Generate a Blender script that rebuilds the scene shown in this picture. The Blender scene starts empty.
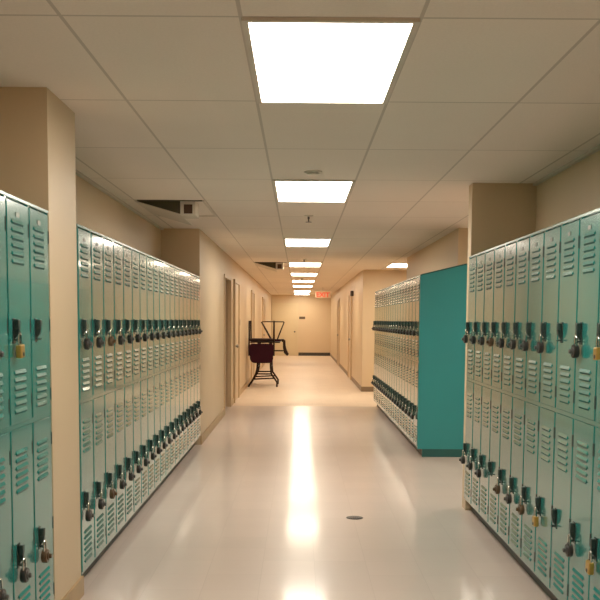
import bpy, bmesh, math
from mathutils import Vector, Matrix, Euler

scn = bpy.context.scene
COL = scn.collection
R = math.radians
EYE, CEIL = 1.435, 2.455

# ------------------------------------------------------------------ materials
def mat(name, color, rough=0.5, metal=0.0, ior=1.5, coat=0.0, coat_rough=0.05,
        noise=0.0, nscale=8.0, bump=0.0, bscale=60.0, emit=None, estr=0.0, spec=None):
    m = bpy.data.materials.new(name)
    m.use_nodes = True
    nt = m.node_tree
    b = nt.nodes['Principled BSDF']
    b.inputs['Base Color'].default_value = (*color, 1)
    b.inputs['Roughness'].default_value = rough
    b.inputs['Metallic'].default_value = metal
    b.inputs['IOR'].default_value = ior
    b.inputs['Coat Weight'].default_value = coat
    b.inputs['Coat Roughness'].default_value = coat_rough
    if spec is not None:
        b.inputs['Specular IOR Level'].default_value = spec
    tc = nt.nodes.new('ShaderNodeTexCoord')
    if noise > 0:
        n = nt.nodes.new('ShaderNodeTexNoise')
        n.inputs['Scale'].default_value = nscale
        n.inputs['Detail'].default_value = 4
        nt.links.new(tc.outputs['Object'], n.inputs['Vector'])
        mx = nt.nodes.new('ShaderNodeMixRGB')
        mx.inputs[1].default_value = (*[c * (1 - noise) for c in color], 1)
        mx.inputs[2].default_value = (*[min(1, c * (1 + noise)) for c in color], 1)
        nt.links.new(n.outputs['Fac'], mx.inputs[0])
        nt.links.new(mx.outputs[0], b.inputs['Base Color'])
    if bump > 0:
        n2 = nt.nodes.new('ShaderNodeTexNoise')
        n2.inputs['Scale'].default_value = bscale
        n2.inputs['Detail'].default_value = 3
        nt.links.new(tc.outputs['Object'], n2.inputs['Vector'])
        bp = nt.nodes.new('ShaderNodeBump')
        bp.inputs['Strength'].default_value = bump
        bp.inputs['Distance'].default_value = 0.01
        nt.links.new(n2.outputs['Fac'], bp.inputs['Height'])
        nt.links.new(bp.outputs['Normal'], b.inputs['Normal'])
    if emit:
        b.inputs['Emission Color'].default_value = (*emit, 1)
        b.inputs['Emission Strength'].default_value = estr
    return m

def grid_mat(name, base, line, sx, sy, ox, oy, w, rough, coat=0.0, coat_rough=0.1, noise=0.05, nscale=3.0,
             speck=0.0, bump=0.0, ior=1.5, zone=None):
    """Flat surface laid out in rectangular cells (floor tiles, ceiling tiles), by world position."""
    m = bpy.data.materials.new(name)
    m.use_nodes = True
    nt = m.node_tree
    L = nt.links.new
    b = nt.nodes['Principled BSDF']
    b.inputs['Roughness'].default_value = rough
    b.inputs['IOR'].default_value = ior
    b.inputs['Coat Weight'].default_value = coat
    b.inputs['Coat Roughness'].default_value = coat_rough
    tc = nt.nodes.new('ShaderNodeTexCoord')
    sep = nt.nodes.new('ShaderNodeSeparateXYZ')
    L(tc.outputs['Object'], sep.inputs[0])
    def mth(op, a, bb=None):
        n = nt.nodes.new('ShaderNodeMath'); n.operation = op
        for i, v in enumerate((a, bb)):
            if v is None: continue
            if isinstance(v, (int, float)): n.inputs[i].default_value = v
            else: L(v, n.inputs[i])
        return n.outputs[0]
    def cell(out, o, s):
        u = mth('DIVIDE', mth('SUBTRACT', out, o), s)
        fr = mth('FRACT', u)
        d = mth('MULTIPLY', mth('MINIMUM', fr, mth('SUBTRACT', 1.0, fr)), s)
        return mth('LESS_THAN', d, w / 2), mth('FLOOR', u)
    lx, cx = cell(sep.outputs[0], ox, sx)
    ly, cy = cell(sep.outputs[1], oy, sy)
    ln = mth('MAXIMUM', lx, ly)
    wn = nt.nodes.new('ShaderNodeTexWhiteNoise'); wn.noise_dimensions = '2D'
    cmb = nt.nodes.new('ShaderNodeCombineXYZ'); L(cx, cmb.inputs[0]); L(cy, cmb.inputs[1])
    L(cmb.outputs[0], wn.inputs['Vector'])
    nz = nt.nodes.new('ShaderNodeTexNoise'); nz.inputs['Scale'].default_value = nscale; nz.inputs['Detail'].default_value = 5
    L(tc.outputs['Object'], nz.inputs['Vector'])
    v = mth('ADD', mth('MULTIPLY', wn.outputs['Value'], noise), mth('MULTIPLY', nz.outputs['Fac'], noise * 1.5))
    if speck > 0:
        n3 = nt.nodes.new('ShaderNodeTexNoise'); n3.inputs['Scale'].default_value = 90; n3.inputs['Detail'].default_value = 2
        L(tc.outputs['Object'], n3.inputs['Vector'])
        v = mth('ADD', v, mth('MULTIPLY', n3.outputs['Fac'], speck))
    k = mth('ADD', v, 1.0 - noise * 1.25 - speck * 0.5)
    mul = nt.nodes.new('ShaderNodeVectorMath'); mul.operation = 'SCALE'
    mul.inputs[0].default_value = base
    L(k, mul.inputs['Scale'])
    mx = nt.nodes.new('ShaderNodeMixRGB')
    L(ln, mx.inputs[0]); L(mul.outputs[0], mx.inputs[1]); mx.inputs[2].default_value = (*line, 1)
    L(mx.outputs[0], b.inputs['Base Color'])
    if zone:
        # beyond the threshold the floor has an older, duller, warmer finish
        far = mth('GREATER_THAN', sep.outputs[1], zone)
        L(mth('ADD', mth('MULTIPLY', far, 0.55 - rough), rough), b.inputs['Roughness'])
        L(mth('SUBTRACT', coat, mth('MULTIPLY', far, coat * 0.75)), b.inputs['Coat Weight'])
        L(mth('ADD', mth('MULTIPLY', far, 0.12), coat_rough), b.inputs['Coat Roughness'])
        wm = nt.nodes.new('ShaderNodeMixRGB'); wm.blend_type = 'MULTIPLY'
        L(far, wm.inputs[0]); L(mx.outputs[0], wm.inputs[1]); wm.inputs[2].default_value = (1.0, 0.95, 0.80, 1)
        L(wm.outputs[0], b.inputs['Base Color'])
    if bump > 0:
        n2 = nt.nodes.new('ShaderNodeTexNoise'); n2.inputs['Scale'].default_value = 5.0; n2.inputs['Detail'].default_value = 2
        L(tc.outputs['Object'], n2.inputs['Vector'])
        bp = nt.nodes.new('ShaderNodeBump'); bp.inputs['Strength'].default_value = bump; bp.inputs['Distance'].default_value = 0.01
        L(n2.outputs['Fac'], bp.inputs['Height'])
        L(bp.outputs['Normal'], b.inputs['Normal'])
        L(bp.outputs['Normal'], b.inputs['Coat Normal'])
    return m

M = {}
M['wall'] = mat('beige_wall_paint', (0.615, 0.47, 0.30), 0.45, noise=0.05, nscale=2.0, bump=0.06, bscale=120)
M['ceil'] = grid_mat('ceiling_tile', (0.84, 0.755, 0.665), (0.58, 0.51, 0.44), 0.61, 1.22, -0.205, 3.26, 0.014, 0.85,
                     noise=0.05, nscale=1.5, speck=0.12)
M['floor'] = grid_mat('polished_floor_tile', (0.66, 0.545, 0.48), (0.60, 0.49, 0.43), 0.305, 0.305, 0.1, 0.0, 0.004, 0.36,
                      coat=0.42, coat_rough=0.115, ior=1.42, noise=0.05, nscale=2.2, bump=0.035, zone=15.6)
M['teal'] = mat('teal_enamel', (0.018, 0.205, 0.182), 0.22, ior=1.52, coat=0.6, coat_rough=0.07, noise=0.04, nscale=5)
M['panel'] = mat('teal_end_panel_enamel', (0.016, 0.245, 0.265), 0.35, noise=0.05, nscale=3, bump=0.02, bscale=10)
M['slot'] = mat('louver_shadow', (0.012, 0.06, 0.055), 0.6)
M['kick'] = mat('dark_kick_plate', (0.035, 0.035, 0.03), 0.5, noise=0.2)
M['kick_teal'] = mat('dark_teal_kick_plate', (0.008, 0.09, 0.085), 0.5, noise=0.1)
M['trim'] = mat('pale_top_glint', (0.28, 0.39, 0.36), 0.25, metal=0.4, noise=0.08)  # bright reflection along the locker tops put into a paler colour
M['steel'] = mat('dull_steel', (0.30, 0.29, 0.26), 0.35, metal=0.8, noise=0.15, nscale=30)
M['handle'] = mat('dark_teal_handle', (0.035, 0.06, 0.055), 0.4, metal=0.4, noise=0.15, nscale=30)
M['dark_steel'] = mat('dark_steel', (0.07, 0.07, 0.065), 0.4, metal=0.6, noise=0.15, nscale=30)
M['chrome'] = mat('shackle_steel', (0.55, 0.54, 0.5), 0.2, metal=1.0)
M['black'] = mat('black_enamel', (0.015, 0.014, 0.013), 0.35, noise=0.1)
M['brown_lock'] = mat('bronze_enamel', (0.10, 0.06, 0.03), 0.4, metal=0.3, noise=0.1)
M['brass'] = mat('worn_brass', (0.58, 0.36, 0.09), 0.35, metal=0.75, noise=0.15, nscale=30)
M['dial'] = mat('dial_grey', (0.07, 0.07, 0.068), 0.4, noise=0.1)
M['white'] = mat('off_white_paint', (0.62, 0.56, 0.47), 0.5, noise=0.05)
M['door'] = mat('tan_door_paint', (0.56, 0.42, 0.27), 0.4, noise=0.08, nscale=4)
M['end_door'] = mat('cream_door_paint', (0.62, 0.50, 0.31), 0.4, noise=0.05, nscale=4)
M['frame'] = mat('brown_door_frame', (0.36, 0.25, 0.15), 0.4, noise=0.08)
M['pale_frame'] = mat('pale_door_frame', (0.54, 0.39, 0.235), 0.4, noise=0.08)
M['base'] = mat('brown_vinyl_base', (0.20, 0.135, 0.08), 0.45, noise=0.12)
M['base_tan'] = mat('tan_vinyl_base', (0.42, 0.28, 0.14), 0.45, noise=0.12)
M['dark'] = mat('dark_plastic', (0.03, 0.025, 0.02), 0.5, noise=0.1)
M['burgundy'] = mat('burgundy_vinyl', (0.024, 0.0015, 0.008), 0.7, spec=0.15, noise=0.15, nscale=12, bump=0.05)
M['chair_frame'] = mat('dark_chair_frame', (0.016, 0.007, 0.006), 0.6, spec=0.2, noise=0.1)
M['olive'] = mat('olive_edge_and_shade', (0.055, 0.045, 0.02), 0.7, noise=0.2)  # dark colour for the vent's edge strip and the shade on its near side
M['rust'] = mat('brown_grille', (0.07, 0.03, 0.014), 0.7, noise=0.2)
M['drain'] = mat('bronze_drain', (0.045, 0.035, 0.025), 0.45, metal=0.5, noise=0.2)
M['sign_red'] = mat('exit_red', (0.75, 0.05, 0.02), 0.5, noise=0.02, emit=(1.0, 0.12, 0.05), estr=0.08)
M['sign_face'] = mat('exit_face', (0.70, 0.47, 0.30), 0.5, noise=0.02)
LIGHT_NEAR = (1.0, 0.90, 0.76)
LIGHT_FAR = (1.0, 0.86, 0.65)
M['lamp'] = mat('light_lens', (0.9, 0.88, 0.82), 0.5, emit=LIGHT_NEAR, estr=19.5)
M['lamp_far'] = mat('warm_light_lens', (0.9, 0.86, 0.76), 0.5, emit=LIGHT_FAR, estr=19.0)

# ------------------------------------------------------------------ mesh builder
class MB:
    def __init__(self):
        self.bm = bmesh.new(); self.smooth = set(); self.mi = 0
    def _faces(self, fs, smooth):
        for f in fs:
            f.material_index = self.mi
            f.smooth = smooth
    def poly(self, vs, faces, smooth=False):
        bv = [self.bm.verts.new(v) for v in vs]
        out = []
        for f in faces:
            try: out.append(self.bm.faces.new([bv[i] for i in f]))
            except ValueError: pass
        self._faces(out, smooth)
        return self
    def box(self, x0, x1, y0, y1, z0, z1, bevel=0.0):
        if bevel <= 0:
            vs = [(x, y, z) for x in (x0, x1) for y in (y0, y1) for z in (z0, z1)]
            return self.poly(vs, [(0, 1, 3, 2), (4, 6, 7, 5), (0, 4, 5, 1), (2, 3, 7, 6), (0, 2, 6, 4), (1, 5, 7, 3)])
        t = bmesh.new()
        bmesh.ops.create_cube(t, size=1)
        for v in t.verts:
            v.co = ((x0 + x1) / 2 + v.co.x * (x1 - x0), (y0 + y1) / 2 + v.co.y * (y1 - y0), (z0 + z1) / 2 + v.co.z * (z1 - z0))
        bmesh.ops.bevel(t, geom=list(t.edges), offset=bevel, segments=2, affect='EDGES', profile=0.5)
        t.verts.index_update()
        self.poly([v.co.copy() for v in t.verts], [[v.index for v in f.verts] for f in t.faces])
        t.free()
        return self
    def prism(self, pts, axis, a, b, smooth=False):
        """pts: 2-D outline; extruded along axis 'x','y','z' from a to b."""
        def P(u, v, w):
            return {'x': (w, u, v), 'y': (u, w, v), 'z': (u, v, w)}[axis]
        n = len(pts)
        vs = [P(u, v, a) for u, v in pts] + [P(u, v, b) for u, v in pts]
        fs = [tuple(range(n)), tuple(range(2 * n - 1, n - 1, -1))]
        fs += [(i, (i + 1) % n, n + (i + 1) % n, n + i) for i in range(n)]
        return self.poly(vs, fs, smooth)
    def tube(self, pts, r, n=10):
        pts = [Vector(p) for p in pts]
        rings = []
        for i, p in enumerate(pts):
            if i == 0: d = pts[1] - p
            elif i == len(pts) - 1: d = p - pts[i - 1]
            else: d = (pts[i + 1] - p).normalized() + (p - pts[i - 1]).normalized()
            d.normalize()
            a = d.orthogonal().normalized() if i == 0 else (rings[-1][0] - d * rings[-1][0].dot(d)).normalized()
            b = d.cross(a)
            rings.append((a, b))
        vs, fs = [], []
        for (a, b), p in zip(rings, pts):
            for k in range(n):
                t = 2 * math.pi * k / n
                vs.append(p + (a * math.cos(t) + b * math.sin(t)) * r)
        for i in range(len(pts) - 1):
            for k in range(n):
                fs.append((i * n + k, i * n + (k + 1) % n, (i + 1) * n + (k + 1) % n, (i + 1) * n + k))
        fs.append(tuple(range(n - 1, -1, -1)))
        fs.append(tuple(range((len(pts) - 1) * n, len(pts) * n)))
        return self.poly(vs, fs, True)
    def lathe(self, prof, center, axis='z', n=20):
        """prof: (radius, height) pairs along the axis."""
        c = Vector(center)
        vs, fs = [], []
        for r, h in prof:
            for k in range(n):
                t = 2 * math.pi * k / n
                u, v = r * math.cos(t), r * math.sin(t)
                vs.append(c + Vector({'z': (u, v, h), 'y': (u, h, v), 'x': (h, u, v)}[axis]))
        for i in range(len(prof) - 1):
            for k in range(n):
                fs.append((i * n + k, i * n + (k + 1) % n, (i + 1) * n + (k + 1) % n, (i + 1) * n + k))
        fs.append(tuple(range(n - 1, -1, -1)))
        fs.append(tuple(range((len(prof) - 1) * n, len(prof) * n)))
        return self.poly(vs, fs, True)
    def build(self, name, m, parent=None, loc=None):
        bmesh.ops.recalc_face_normals(self.bm, faces=list(self.bm.faces))
        me = bpy.data.meshes.new(name)
        self.bm.to_mesh(me); self.bm.free()
        for x in (m if isinstance(m, (list, tuple)) else [m]):
            me.materials.append(x)
        flags = [p.use_smooth for p in me.polygons]
        if any(flags):
            me.set_sharp_from_angle(angle=R(35))
            me.polygons.foreach_set('use_smooth', flags)
        o = bpy.data.objects.new(name, me)
        COL.objects.link(o)
        if parent: o.parent = parent
        if loc: o.location = loc
        return o

def tag(o, label, cat, group=None):
    o['label'] = label; o['category'] = cat
    if group: o['group'] = group
    return o
def empty(name, loc=(0, 0, 0), rz=0.0):
    o = bpy.data.objects.new(name, None)
    o.empty_display_size = 0.1
    COL.objects.link(o); o.location = loc; o.rotation_euler = (0, 0, rz)
    return o
def structure(o):
    o['kind'] = 'structure'; return o
def copy_tree(o, parent=None):
    c = o.copy(); COL.objects.link(c)
    c.parent = parent
    for ch in list(o.children):
        copy_tree(ch, c)
    return c
ORD = ['first', 'second', 'third', 'fourth', 'fifth', 'sixth', 'seventh', 'eighth', 'ninth', 'tenth', 'eleventh', 'twelfth',
       'thirteenth', 'fourteenth', 'fifteenth', 'sixteenth', 'seventeenth', 'eighteenth', 'nineteenth', 'twentieth']

# ------------------------------------------------------------------ the setting
YB, YE = -4.0, 38.0
XL, XR = -1.125, 1.275           # faces of the corridor
RL, RR = -1.565, 1.75            # back of the locker recesses
XA = 4.6                         # back of the side spaces on the right
structure(MB().box(-1.9, XA + .2, YB - .2, YE + .2, -0.12, 0.0).build('floor', M['floor']))
structure(MB().box(-1.9, XA + .2, YB - .2, YE + .2, CEIL, CEIL + 0.12).build('ceiling', M['ceil']))

w = MB()
w.box(-1.85, RL, YB, 10.67, 0, CEIL)
w.box(RL, XL, 4.245, 4.765, 0, CEIL)                 # pier between the locker rows
w.box(-1.85, XL - .005, 10.67, 14.1, 0, CEIL)
w.box(-1.85, -1.42, 14.1, 15.45, 0, CEIL)            # door recess
w.box(-1.42, XL - .005, 14.1, 15.45, 2.12, CEIL)
w.box(-1.85, XL - .005, 15.45, YE, 0, CEIL)
structure(w.build('wall_left', M['wall']))
w = MB()
w.box(RR, RR + .15, YB, 7.03, 0, CEIL)
w.box(XR, XA, 7.03, 7.17, 0, CEIL)                   # pier and near side of the alcove
w.box(RR - .01, XA, 10.38, 15.3, 0, CEIL)
w.box(XR + .005, XA, 18.95, YE, 0, CEIL)
w.box(XA, XA + .15, 7.17, 18.95, 0, CEIL)
structure(w.build('wall_right', M['wall']))
structure(MB().box(-1.9, XA, YE, YE + .15, 0, CEIL).build('wall_far', M['wall']))
structure(MB().box(-1.9, XA, YB - .15, YB, 0, CEIL).build('wall_near', M['wall']))

t = .012
b = MB()
b.box(XL, XL + t, 4.245, 4.765 + t, 0, .10).box(XL, XL + t, 10.67, 14.1, 0, .10)
b.box(XL, XL + t, 17.35, 21.9, 0, .10).box(XL, XL + t, 23.1, 28.4, 0, .10).box(XL, XL + t, 29.6, YE, 0, .10)
b.box(XL, XL + t, 15.45, 16.05, 0, .10)
structure(b.build('baseboard_left', M['base_tan']))
b = MB()
b.box(XR + .005 - t, XR + .005, 18.95 - t, 22.6, 0, .10).box(XR + .005 - t, XR + .005, 23.9, 29.4, 0, .10)
b.box(XR + .005 - t, XR + .005, 30.6, YE, 0, .10)
b.box(XR + .005, XA, 18.95 - t, 18.95, 0, .10)
b.box(1.95, XA, 10.38 - t, 10.38, 0, .10)
structure(b.build('baseboard_right', M['base']))
structure(MB().box(-.02, XR - .01, YE - t, YE, 0, .13).build('baseboard_far', M['dark']))
# wall angle where ceiling grid meets the walls
a = MB(); h = .018
a.box(RR - .03, RR, YB, 7.03, CEIL - h, CEIL)
a.box(RL, RL + .03, 4.765, 10.67, CEIL - h, CEIL)
structure(a.build('trim_1', M['white']))

def door_in_wall(n, side, y0, y1, xf, m, fm='frame', top=2.07):
    """A flush door with a projecting frame in a side wall; side=+1 wall on the left."""
    f = MB()
    d = .035 * side
    lo, hi = sorted((xf, xf + d))
    f.box(lo, hi, y0 - .06, y0, 0, top + .06).box(lo, hi, y1, y1 + .06, 0, top + .06).box(lo, hi, y0, y1, top, top + .06)
    fr = structure(f.build('door_%d' % n, M[fm]))
    lo, hi = sorted((xf + .001 * side, xf + .014 * side))
    lf = MB().box(lo, hi, y0 + .004, y1 - .004, .01, top - .004, .003).build('door_leaf', m, fr)
    k = MB()
    ky = y0 + .08
    k.lathe([(.012, 0), (.012, .03), (.028, .035), (.03, .055), (.018, .07)] if side > 0 else
            [(.012, 0), (.012, -.03), (.028, -.035), (.03, -.055), (.018, -.07)], (xf + .014 * side, ky, .98), 'x')
    k.build('door_knob', M['steel'], fr)
    return fr
door_in_wall(1, 1, 14.22, 15.33, -1.42, M['door'], 'pale_frame')
door_in_wall(2, 1, 16.15, 17.25, XL - .005, M['door'], 'pale_frame')
door_in_wall(3, 1, 22.0, 23.0, XL - .005, M['door'], 'pale_frame')
door_in_wall(4, 1, 28.5, 29.5, XL - .005, M['door'], 'pale_frame')
door_in_wall(5, -1, 22.7, 23.8, XR + .005, M['door'], 'pale_frame')
door_in_wall(6, -1, 29.5, 30.5, XR + .005, M['door'], 'pale_frame')
# frame round the near door recess
f = MB()
f.box(XL - .05, XL + .012, 15.40, 15.45, 0, 2.12).box(XL - .05, XL + .012, 14.1, 14.15, 0, 2.12).box(XL - .05, XL + .012, 14.15, 15.40, 2.07, 2.12)
structure(f.build('trim_2', M['pale_frame']))
# end wall door
f = MB()
f.box(-1.11, -1.06, YE - .035, YE, 0, 2.13).box(-.09, -.035, YE - .035, YE, 0, 2.13).box(-1.06, -.09, YE - .035, YE, 2.07, 2.13)
ed = structure(f.build('door_7', M['end_door']))
MB().box(-1.056, -.094, YE - .018, YE - .001, .01, 2.066, .003).build('door_leaf', M['end_door'], ed)
MB().lathe([(.012, 0), (.012, -.03), (.03, -.035), (.032, -.055), (.018, -.07)], (-.18, YE - .018, .97), 'y').build('door_knob', M['dark_steel'], ed)

# ------------------------------------------------------------------ lockers
P = 0.307; HT = 1.915; DEP = 0.42; KH = 0.10; MID = 1.005
def louvers(mb, zc, n=6, pitch=.031, x0=-.085, x1=.068, yf=-.012):
    for i in range(n):
        z = zc + ((n - 1) / 2 - i) * pitch
        # a pressed hood: flush at its top, standing out at its lower lip
        mb.mi = 0
        prof = [(yf + .001, z + .009), (yf - .0055, z - .007), (yf - .0055, z - .0085), (yf + .001, z - .009)]
        mb.prism(prof, 'x', x0, x1)
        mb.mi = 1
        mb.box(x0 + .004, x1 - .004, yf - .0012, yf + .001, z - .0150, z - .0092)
    mb.mi = 0
def make_locker():
    root = empty('locker')
    hw = P / 2
    # cabinet body: sides, back, top, bottom and face frame, with the two door openings backed by shelves
    mb = MB()
    mb.box(-hw + .0005, hw - .0005, .004, DEP, KH, HT - .014)
    for x0, x1 in ((-hw + .0005, -hw + .010), (hw - .010, hw - .0005)):
        mb.box(x0, x1, -.009, .006, KH, HT - .014)
    mb.box(-hw + .010, hw - .010, -.009, .006, MID - .010, MID + .010)
    mb.box(-hw + .010, hw - .010, -.009, .006, KH, KH + .012)
    mb.build('cabinet', M['teal'], root)
    MB().box(-hw + .0005, hw - .0005, -.012, DEP, HT - .014, HT, .002).build('top_glint_trim', M['trim'], root)
    MB().box(-hw + .0005, hw - .0005, .05, DEP - .02, 0, KH).build('kick_plate', M['kick'], root)
    for z0, z1, up in ((MID + .008, HT - .018, True), (KH + .008, MID - .008, False)):
        zm = (z0 + z1) / 2
        d = MB()
        d.box(-hw + .0125, hw - .0125, -.012, .003, z0 + .004, z1 - .004, .0015)
        louvers(d, zm + (.285 if up else .27))
        louvers(d, zm - (.31 if up else .315))
        dr = d.build('door', [M['teal'], M['slot']], root)
        hz = zm - .075
        hx = -.082
        # recessed pull: cup plate, finger lift and padlock eye
        q = MB()
        q.box(hx - .020, hx + .020, -.0145, -.011, hz - .045, hz + .055, .001)
        q.box(hx - .013, hx + .013, -.036, -.015, hz + .012, hz + .050, .004)
        q.prism([(-.015, hz + .012), (-.036, hz + .012), (-.030, hz - .012), (-.015, hz - .03)], 'x', hx - .008, hx + .008)
        q.tube([(hx - .009, -.014, hz - .03), (hx - .009, -.034, hz - .034), (hx + .009, -.034, hz - .034), (hx + .009, -.014, hz - .03)], .0035, 6)
        q.build('handle', M['handle'], dr)
        for s in (.34, -.05, -.36):
            MB().lathe([(.004, -.028), (.004, .028)], (hw - .010, -.011, zm + s), 'z', 8).build('hinge', M['dark_steel'], dr)
        if up:
            MB().box(-.03, .012, -.0145, -.011, z1 - .062, z1 - .042, .001).build('number_plate', M['steel'], dr)
    return root
UP_Z = (MID + .008 + HT - .018) / 2 - .075
LO_Z = (KH + .008 + MID - .008) / 2 - .075
HX = -.082

def make_padlock(kind):
    root = empty('padlock'); root.scale = (1.2, 1.2, 1.2)
    body = {'black': M['black'], 'bronze': M['brown_lock'], 'brass': M['brass']}[kind]
    if kind == 'brass':
        MB().box(-.021, .021, -.010, .010, -.078, -.034, .004).build('lock_body', body, root)
        MB().lathe([(.007, 0), (.007, -.002)], (0, -.010, -.066), 'y', 12).build('keyhole', M['dark_steel'], root)
    else:
        MB().lathe([(.014, .010), (.024, .010), (.026, .006), (.026, -.006), (.024, -.010), (.014, -.010)], (0, 0, -.056), 'y', 22).build('lock_body', body, root)
        MB().lathe([(.015, 0), (.015, -.004), (.009, -.005), (.009, -.012), (.007, -.014)], (0, -.0098, -.056), 'y', 18).build('dial', M['dial'] if kind == 'black' else M['brown_lock'], root)
    pts = [(-.013, 0, -.036), (-.013, 0, -.012)] + [(-.013 * math.cos(a), 0, -.010 + .013 * math.sin(a)) for a in [math.pi * k / 8 for k in range(1, 8)]] + [(.013, 0, -.012), (.013, 0, -.036)]
    MB().tube(pts, .0036, 8).build('shackle', M['chrome'], root)
    return root

locker0 = make_locker()
locker_used = [False]
PAD = {}
def place_locker(x, y, rz, label, group):
    if not locker_used[0]:
        o = locker0; locker_used[0] = True
    else:
        o = copy_tree(locker0)
    o.location = (x, y, 0); o.rotation_euler = (0, 0, rz)
    tag(o, label, 'locker', group)
    return o
def place_padlock(kind, x, y, z, rz, label, group, tilt=0.0):
    if kind not in PAD:
        o = PAD[kind] = make_padlock(kind)
    else:
        o = copy_tree(PAD[kind])
    # hung on the padlock eye in front of the handle
    off = Vector((HX, -.0345 if kind == 'brass' else -.036, 0)); off.rotate(Euler((0, 0, rz)))
    o.location = (x + off.x, y + off.y, z - .008)
    o.rotation_euler = Euler((0, tilt, rz + .0)).to_matrix().to_euler()
    tag(o, label, 'padlock', group)
COLN = {'black': 'black dial padlock', 'bronze': 'bronze dial padlock', 'brass': 'brass padlock'}
import random
rnd = random.Random(4)
def bank(n, front, y_of, rz, lab, lgroup, plab, pgroup, up, lo):
    for i in range(n):
        y = y_of(i)
        place_locker(front, y, rz, lab % ORD[i], lgroup)
        for kinds, z, word in ((up, UP_Z, 'upper'), (lo, LO_Z, 'lower')):
            k = kinds[i] if i < len(kinds) else None
            if k:
                place_padlock(k, front, y, z, rz, '%s on %s door of %s' % (COLN[k], word, plab % ORD[i]), pgroup, rnd.uniform(-.12, .12))
B, Z, S, N = 'black', 'bronze', 'brass', None
# left row in front of the pier, counted from the pier
bank(5, -1.137, lambda i: 4.240 - P * (i + .5), R(90),
     'teal two-door locker in the near left row, %s from the beige pillar', 'lockers in front of the left pillar',
     'the %s locker in front of the left pillar', 'padlocks in front of the left pillar',
     [N, S, B], [Z, B, B])
# left row behind the pier, counted from the pier
bank(19, -1.137, lambda i: 4.79 + (P + .0012) * (i + .5), R(90),
     'glossy teal two-door locker in the long left row, %s beyond the beige pillar', 'lockers beyond the left pillar',
     'the %s locker beyond the left pillar', 'padlocks beyond the left pillar',
     [B, B, Z] + [B] * 16, [B, B, Z] + [B] * 16)
# right near row, counted from its far end
bank(14, 1.27, lambda i: 7.015 - P * (i + .5), R(-90),
     'teal two-door locker in the near right row, %s from the end by the alcove', 'lockers in the near right row',
     'the %s locker from the alcove, near right row', 'padlocks on the near right row',
     [B, B, B, Z, B, B, B, B, N, B, S], [B, B, B, N, Z, B, Z, S, N, B, S])
# right far row, counted from the end panel
bank(19, 1.27, lambda i: 9.845 + P * (i + .5), R(-90),
     'teal two-door locker in the far right row, %s behind the tall teal end panel', 'lockers behind the teal end panel',
     'the %s locker behind the teal end panel', 'padlocks behind the teal end panel',
     [B] * 19, [B] * 19)

# tall end panel with its sloping head, closing the far right row
ep = empty('end_panel', (1.262, 9.82, 0))
MB().prism([(0, .085), (.62, .085), (.62, 2.02), (.47, 2.02), (0, 1.905)], 'y', 0, .02).build('panel_sheet', M['panel'], ep)
MB().prism([(.0, 1.905), (.47, 2.02), (.62, 2.02), (.62, 2.035), (.47, 2.035), (0, 1.92)], 'y', -.006, .024).build('top_flange', M['kick_teal'], ep)
MB().box(.05, .615, .006, .02, 0, .085).build('kick_plate', M['kick_teal'], ep)
tag(ep, 'tall plain teal end panel closing the far right locker row', 'panel')

# ------------------------------------------------------------------ ceiling lights
def make_light(name, m):
    root = empty(name)
    f = MB(); W, L = .605, 1.215; g = .022
    for x0, x1, y0, y1 in ((-W / 2, -W / 2 + g, -L / 2, L / 2), (W / 2 - g, W / 2, -L / 2, L / 2),
                           (-W / 2 + g, W / 2 - g, -L / 2, -L / 2 + g), (-W / 2 + g, W / 2 - g, L / 2 - g, L / 2)):
        f.box(x0, x1, y0, y1, -.012, 0)
    f.build('light_frame', M['white'], root)
    MB().box(-W / 2 + g, W / 2 - g, -L / 2 + g, L / 2 - g, -.008, -.001).build('diffuser', m, root)
    return root
near_l = make_light('ceiling_light', M['lamp'])
far_l = None
def row(k): return 3.26 + 1.22 * (k + .5)
LX = .10
LIGHTS = [(0, 'large white rectangular ceiling light nearest the camera'),
          (3, 'second ceiling light from the camera, over the corridor centre'),
          (7, 'third ceiling light from the camera, over the corridor centre'),
          (11, 'fourth ceiling light from the camera, behind a sprinkler head'),
          (14, 'fifth ceiling light from the camera along the corridor'),
          (17, 'sixth ceiling light from the camera along the corridor'),
          (20, 'seventh ceiling light from the camera along the corridor'),
          (24, 'eighth ceiling light, last but one before the end wall'),
          (27, 'last small ceiling light right before the end wall')]
first = True
for k, lab in LIGHTS:
    if k < 10:
        o = near_l if first else copy_tree(near_l); first = False
    else:
        if far_l is None: o = far_l = make_light('ceiling_light', M['lamp_far'])
        else: o = copy_tree(far_l)
    o.location = (LX, row(k), CEIL)
    tag(o, lab, 'ceiling light', 'lights along the corridor ceiling')
for x, k, lab in ((1.93, 11, 'ceiling light off to the right above the side passage'),
                  (3.15, 4, 'added ceiling light inside the right alcove, hidden behind the wall'),  # out of sight, added to light the alcove
                  (LX, -4, 'added unseen ceiling light over the corridor behind the camera')):  # out of view, added for light on the near end
    o = copy_tree(far_l if k == 11 else near_l)
    o.location = (x, row(k), CEIL)
    tag(o, lab, 'ceiling light')

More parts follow.
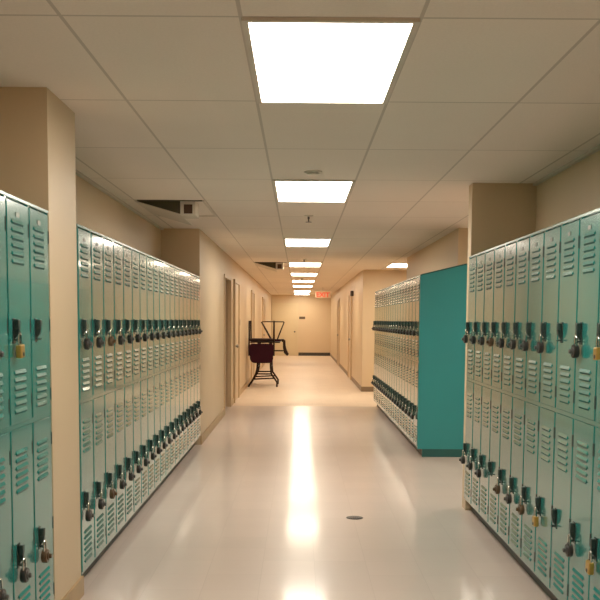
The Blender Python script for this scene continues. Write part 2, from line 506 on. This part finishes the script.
# ------------------------------------------------------------------ air vents hanging from the ceiling
def make_vent(loc, label):
    """A sheet hood that slopes down from the ceiling on its left, with a boxed grille at its right end."""
    root = empty('ceiling_vent', loc)
    W, L = .60, 1.20
    fr = MB(); g = .02
    fr.box(0, W, L - g, L, -.01, 0).box(0, g, 0, L - g, -.01, 0).box(W - g, W, 0, L - g, -.01, 0)
    fr.build('vent_frame', M['white'], root)
    MB().box(g, W - g, 0, g, -.008, 0).build('edge_strip', M['olive'], root)
    MB().prism([(.0, -.004), (.39, -.115), (.39, -.004)], 'y', .025, .04).build('shaded_side', M['olive'], root)  # dark triangle paints the shadow on the near side of the wedge
    MB().prism([(.0, -.006), (.39, -.118), (.39, -.124), (.0, -.012)], 'y', .02, .95).build('deflector', M['white'], root)
    b = MB()
    b.box(.39, .418, .015, .30, -.125, -.001).box(.495, .52, .015, .30, -.125, -.001)
    b.box(.418, .495, .015, .30, -.125, -.112).box(.418, .495, .015, .30, -.032, -.001)
    b.build('outlet_box', M['white'], root)
    MB().box(.418, .495, .03, .29, -.112, -.032).build('outlet_grille', M['rust'], root)
    return tag(root, label, 'air vent', 'wedge air vents on the ceiling')
make_vent((-1.42, 8.145, CEIL), 'wedge-shaped ceiling air vent above the long left locker row')
make_vent((-.81, 16.68, CEIL), 'farther, smaller-looking ceiling air vent left of the fourth light')

# ------------------------------------------------------------------ sprinkler heads and detector
def make_sprinkler(loc, label):
    root = empty('sprinkler_head', loc)
    MB().lathe([(.045, 0), (.045, -.004), (.03, -.012), (.012, -.014)], (0, 0, 0), 'z', 18).build('escutcheon', M['white'], root)
    MB().lathe([(.011, -.01), (.011, -.035), (.006, -.04), (.006, -.062)], (0, 0, 0), 'z', 12).build('nozzle', M['dark_steel'], root)
    MB().lathe([(.006, -.060), (.030, -.064), (.030, -.067), (.004, -.067)], (0, 0, 0), 'z', 14).build('deflector_plate', M['dark_steel'], root)
    return tag(root, label, 'sprinkler', 'sprinkler heads on the corridor ceiling')
make_sprinkler((.085, 9.25, CEIL), 'sprinkler head between the second and third ceiling lights')
make_sprinkler((.075, 15.75, CEIL), 'sprinkler head hanging in front of the fourth ceiling light')
make_sprinkler((.06, 22.9, CEIL), 'sprinkler head hanging in front of the sixth ceiling light')
sd = empty('smoke_detector', (.09, 6.55, CEIL))
MB().lathe([(.062, 0), (.062, -.006), (.055, -.010)], (0, 0, 0), 'z', 24).build('detector_base', M['white'], sd)
MB().lathe([(.045, -.008), (.042, -.018), (.03, -.022), (.006, -.023)], (0, 0, 0), 'z', 24).build('detector_cover', M['white'], sd)
tag(sd, 'round off-white detector on the ceiling before the second light', 'smoke detector')

# ------------------------------------------------------------------ small wall and floor items
dc = empty('floor_drain', (.415, 6.73, 0))
MB().lathe([(.062, 0), (.062, .002), (.050, .003)], (0, 0, 0), 'z', 26).build('drain_rim', M['drain'], dc)
g = MB()
for i in range(-3, 4):
    L_ = math.sqrt(.048 ** 2 - (i * .013) ** 2)
    g.box(i * .013 - .004, i * .013 + .004, -L_, L_, .003, .0045)
g.build('drain_grate', M['black'], dc)
tag(dc, 'small dark round drain cover set in the corridor floor', 'floor drain')

ex = empty('exit_sign', (.73, 29.2, 2.33))
MB().box(-.012, .012, -.012, .012, -.01, CEIL - 2.33).build('sign_mount', M['white'], ex)
MB().box(-.24, .24, -.02, .02, -.20, 0, .006).build('sign_case', M['sign_face'], ex)
cu = bpy.data.curves.new('sign_text', 'FONT')
cu.body = 'EXIT'; cu.size = .20; cu.align_x = 'CENTER'; cu.extrude = .003; cu.offset = .006
cu.materials.append(M['sign_red'])
tmp = bpy.data.objects.new('sign_text_source', cu); COL.objects.link(tmp)
bpy.context.view_layer.update()
me = bpy.data.meshes.new_from_object(tmp.evaluated_get(bpy.context.evaluated_depsgraph_get()))
bpy.data.objects.remove(tmp)
tx = bpy.data.objects.new('sign_lettering', me); COL.objects.link(tx)
tx.parent = ex; tx.location = (0, -.024, -.172); tx.rotation_euler = (R(90), 0, 0)
tag(ex, 'pale sign with red EXIT letters hanging near the end wall', 'exit sign')

def plate(name, x, y, z, sx, sy, sz, label, cat, m1, m2):
    root = empty(name, (x, y, z))
    MB().box(-sx / 2, sx / 2, -sy / 2, sy / 2, -sz / 2, sz / 2, min(sx, sy, sz) * .2).build('backplate', m1, root)
    if sy < sx:
        MB().box(-sx * .4, sx * .4, -sy / 2 - .003, -sy / 2 + .001, -sz * .36, sz * .36).build('face', m2, root)
    else:
        s = -1 if x > 0 else 1
        xs = sorted((s * (sx / 2 - .001), s * (sx / 2 + .003)))
        MB().box(xs[0], xs[1], -sy * .4, sy * .4, -sz * .36, sz * .36).build('face', m2, root)
    return tag(root, label, cat)
plate('room_sign', .12, YE - .01, 1.53, .24, .018, .10, 'small dark room sign on the end wall beside the door', 'sign', M['dark'], M['brown_lock'])
plate('room_sign', XL + .005, 17.6, 1.39, .018, .16, .14, 'small room sign on the left wall by the tan door', 'sign', M['frame'], M['base'])
plate('wall_speaker', XR - .035, 22.2, 2.07, .07, .12, .13, 'small dark box high on the right corridor wall', 'speaker', M['dark'], M['black'])

# ------------------------------------------------------------------ table with two upturned chairs
tb = empty('trestle_table', (-.72, 20.55, 0))
tag(tb, 'tall dark table against the left wall carrying two upturned chairs', 'table')
MB().box(-.33, .31, -.52, .52, .945, .97, .006).build('tabletop', M['chair_frame'], tb)
for y in (-.47, .47):
    l = MB()
    l.tube([(-.15, y, .945), (-.17, y, .42), (-.20, y, .28), (-.27, y, .15), (-.365, y, .0)], .021)
    l.build('leg', M['chair_frame'], tb)
    l = MB()
    l.tube([(.10, y, .945), (.115, y, .42), (.13, y, .28), (.20, y, .18), (.255, y, .10), (.25, y, .0)], .021)
    l.build('leg', M['chair_frame'], tb)
    MB().tube([(-.20, y, .28), (.13, y, .28)], .016).build('stretcher', M['chair_frame'], tb)
    MB().tube([(-.262, y, .165), (.19, y, .19)], .016).build('stretcher', M['chair_frame'], tb)
for x in (-.17, .115):
    MB().tube([(x, -.47, .42), (x, .47, .42)], .012).build('stretcher', M['chair_frame'], tb)

def rounded(w_, h_, r_top, r_bot, n=6):
    """Outline of a cushion, centred in u, from v=0 (top) down to -h."""
    out = []
    for cx, cy, r, a0 in ((w_ / 2 - r_top, -r_top, r_top, 0), (-w_ / 2 + r_top, -r_top, r_top, 90),
                          (-w_ / 2 + r_bot, -h_ + r_bot, r_bot, 180), (w_ / 2 - r_bot, -h_ + r_bot, r_bot, 270)):
        for k in range(n + 1):
            a_ = R(a0 + 90 * k / n)
            out.append((cx + r * math.cos(a_), cy + r * math.sin(a_)))
    return out
# first chair, upside down, its back hanging towards the camera
c1 = empty('upturned_chair', (-.80, 20.02, .99))
tag(c1, 'upturned chair with burgundy back hanging towards the camera', 'chair', 'chairs upturned on the table')
MB().box(-.25, .25, .03, .45, -.015, .045, .015).build('seat', M['burgundy'], c1)
c1b = MB()
c1b.prism(rounded(.50, .415, .05, .11), 'y', -.045, -.005)
bmesh.ops.bevel(c1b.bm, geom=[e for e in c1b.bm.edges if abs(e.verts[0].co.y - e.verts[1].co.y) < 1e-6], offset=.01, segments=2, affect='EDGES')
c1b.build('backrest', M['burgundy'], c1, (0, 0, -.06))
for x in (-.265, .265):
    MB().tube([(x, -.012, -.32), (x, -.012, -.05), (x, -.005, .03), (x, -.01, .43)], .019).build('back_leg', M['chair_frame'], c1)
    MB().tube([(x * .93, .42, .03), (x * .95, .43, .43)], .017).build('front_leg', M['chair_frame'], c1)
MB().tube([(-.265, -.005, .02), (.265, -.005, .02)], .028).tube([(-.247, .42, .035), (.247, .42, .035)], .012).build('seat_frame', M['chair_frame'], c1)
# second chair, upside down behind it, seen from its side
c2 = empty('upturned_chair', (-.56, 20.80, .972))
tag(c2, 'upturned chair at the back with splayed sled legs in the air', 'chair', 'chairs upturned on the table')
MB().box(-.19, .165, -.21, .21, 0, .04, .014).build('seat', M['burgundy'], c2)
bk = MB()
prof = [(.17, .045), (.225, .04), (.258, .005), (.262, -.10), (.285, -.19), (.335, -.29), (.30, -.325), (.228, -.26), (.205, -.14), (.205, -.02), (.17, .0)]
bk.prism(prof, 'y', -.20, .20)
bk.box(.02, .215, -.20, -.175, -.225, -.195).build('backrest', M['chair_frame'], c2)
for y in (-.2, .2):
    MB().tube([(-.06, y, .035), (-.16, y, .22), (-.27, y, .41), (-.25, y, .425), (.21, y, .425), (.225, y, .41), (.15, y, .22), (.08, y, .035)], .013).build('sled_leg', M['chair_frame'], c2)
MB().tube([(-.06, -.2, .04), (-.06, .2, .04)], .009).tube([(.08, -.2, .04), (.08, .2, .04)], .009).build('seat_frame', M['chair_frame'], c2)

# ------------------------------------------------------------------ world, camera, colour
wd = bpy.data.worlds.new('World'); scn.world = wd
wd.use_nodes = True
wd.node_tree.nodes['Background'].inputs[0].default_value = (0.02, 0.018, 0.015, 1)

F, PITCH, ROLL = 935.0, R(5.0), R(0.4)
cam = bpy.data.cameras.new('camera'); co = bpy.data.objects.new('camera', cam); COL.objects.link(co)
cam.sensor_width = 36; cam.lens = F / 600 * 36
cam.shift_x = (300 - 298.6) / 600; cam.shift_y = 102 / 600
cam.clip_start = .05; cam.clip_end = 200
co.matrix_world = Matrix.Translation((0, 0, EYE)) @ Matrix.Rotation(R(90) - PITCH, 4, 'X') @ Matrix.Rotation(ROLL, 4, 'Z')
scn.camera = co
scn.view_settings.view_transform = 'Standard'
scn.view_settings.look = 'None'
scn.view_settings.exposure = 0.0
scn.view_settings.gamma = 1.08
scn.cycles.max_bounces = 10
scn.cycles.diffuse_bounces = 6
scn.cycles.glossy_bounces = 5
scn.cycles.sample_clamp_indirect = 6.0
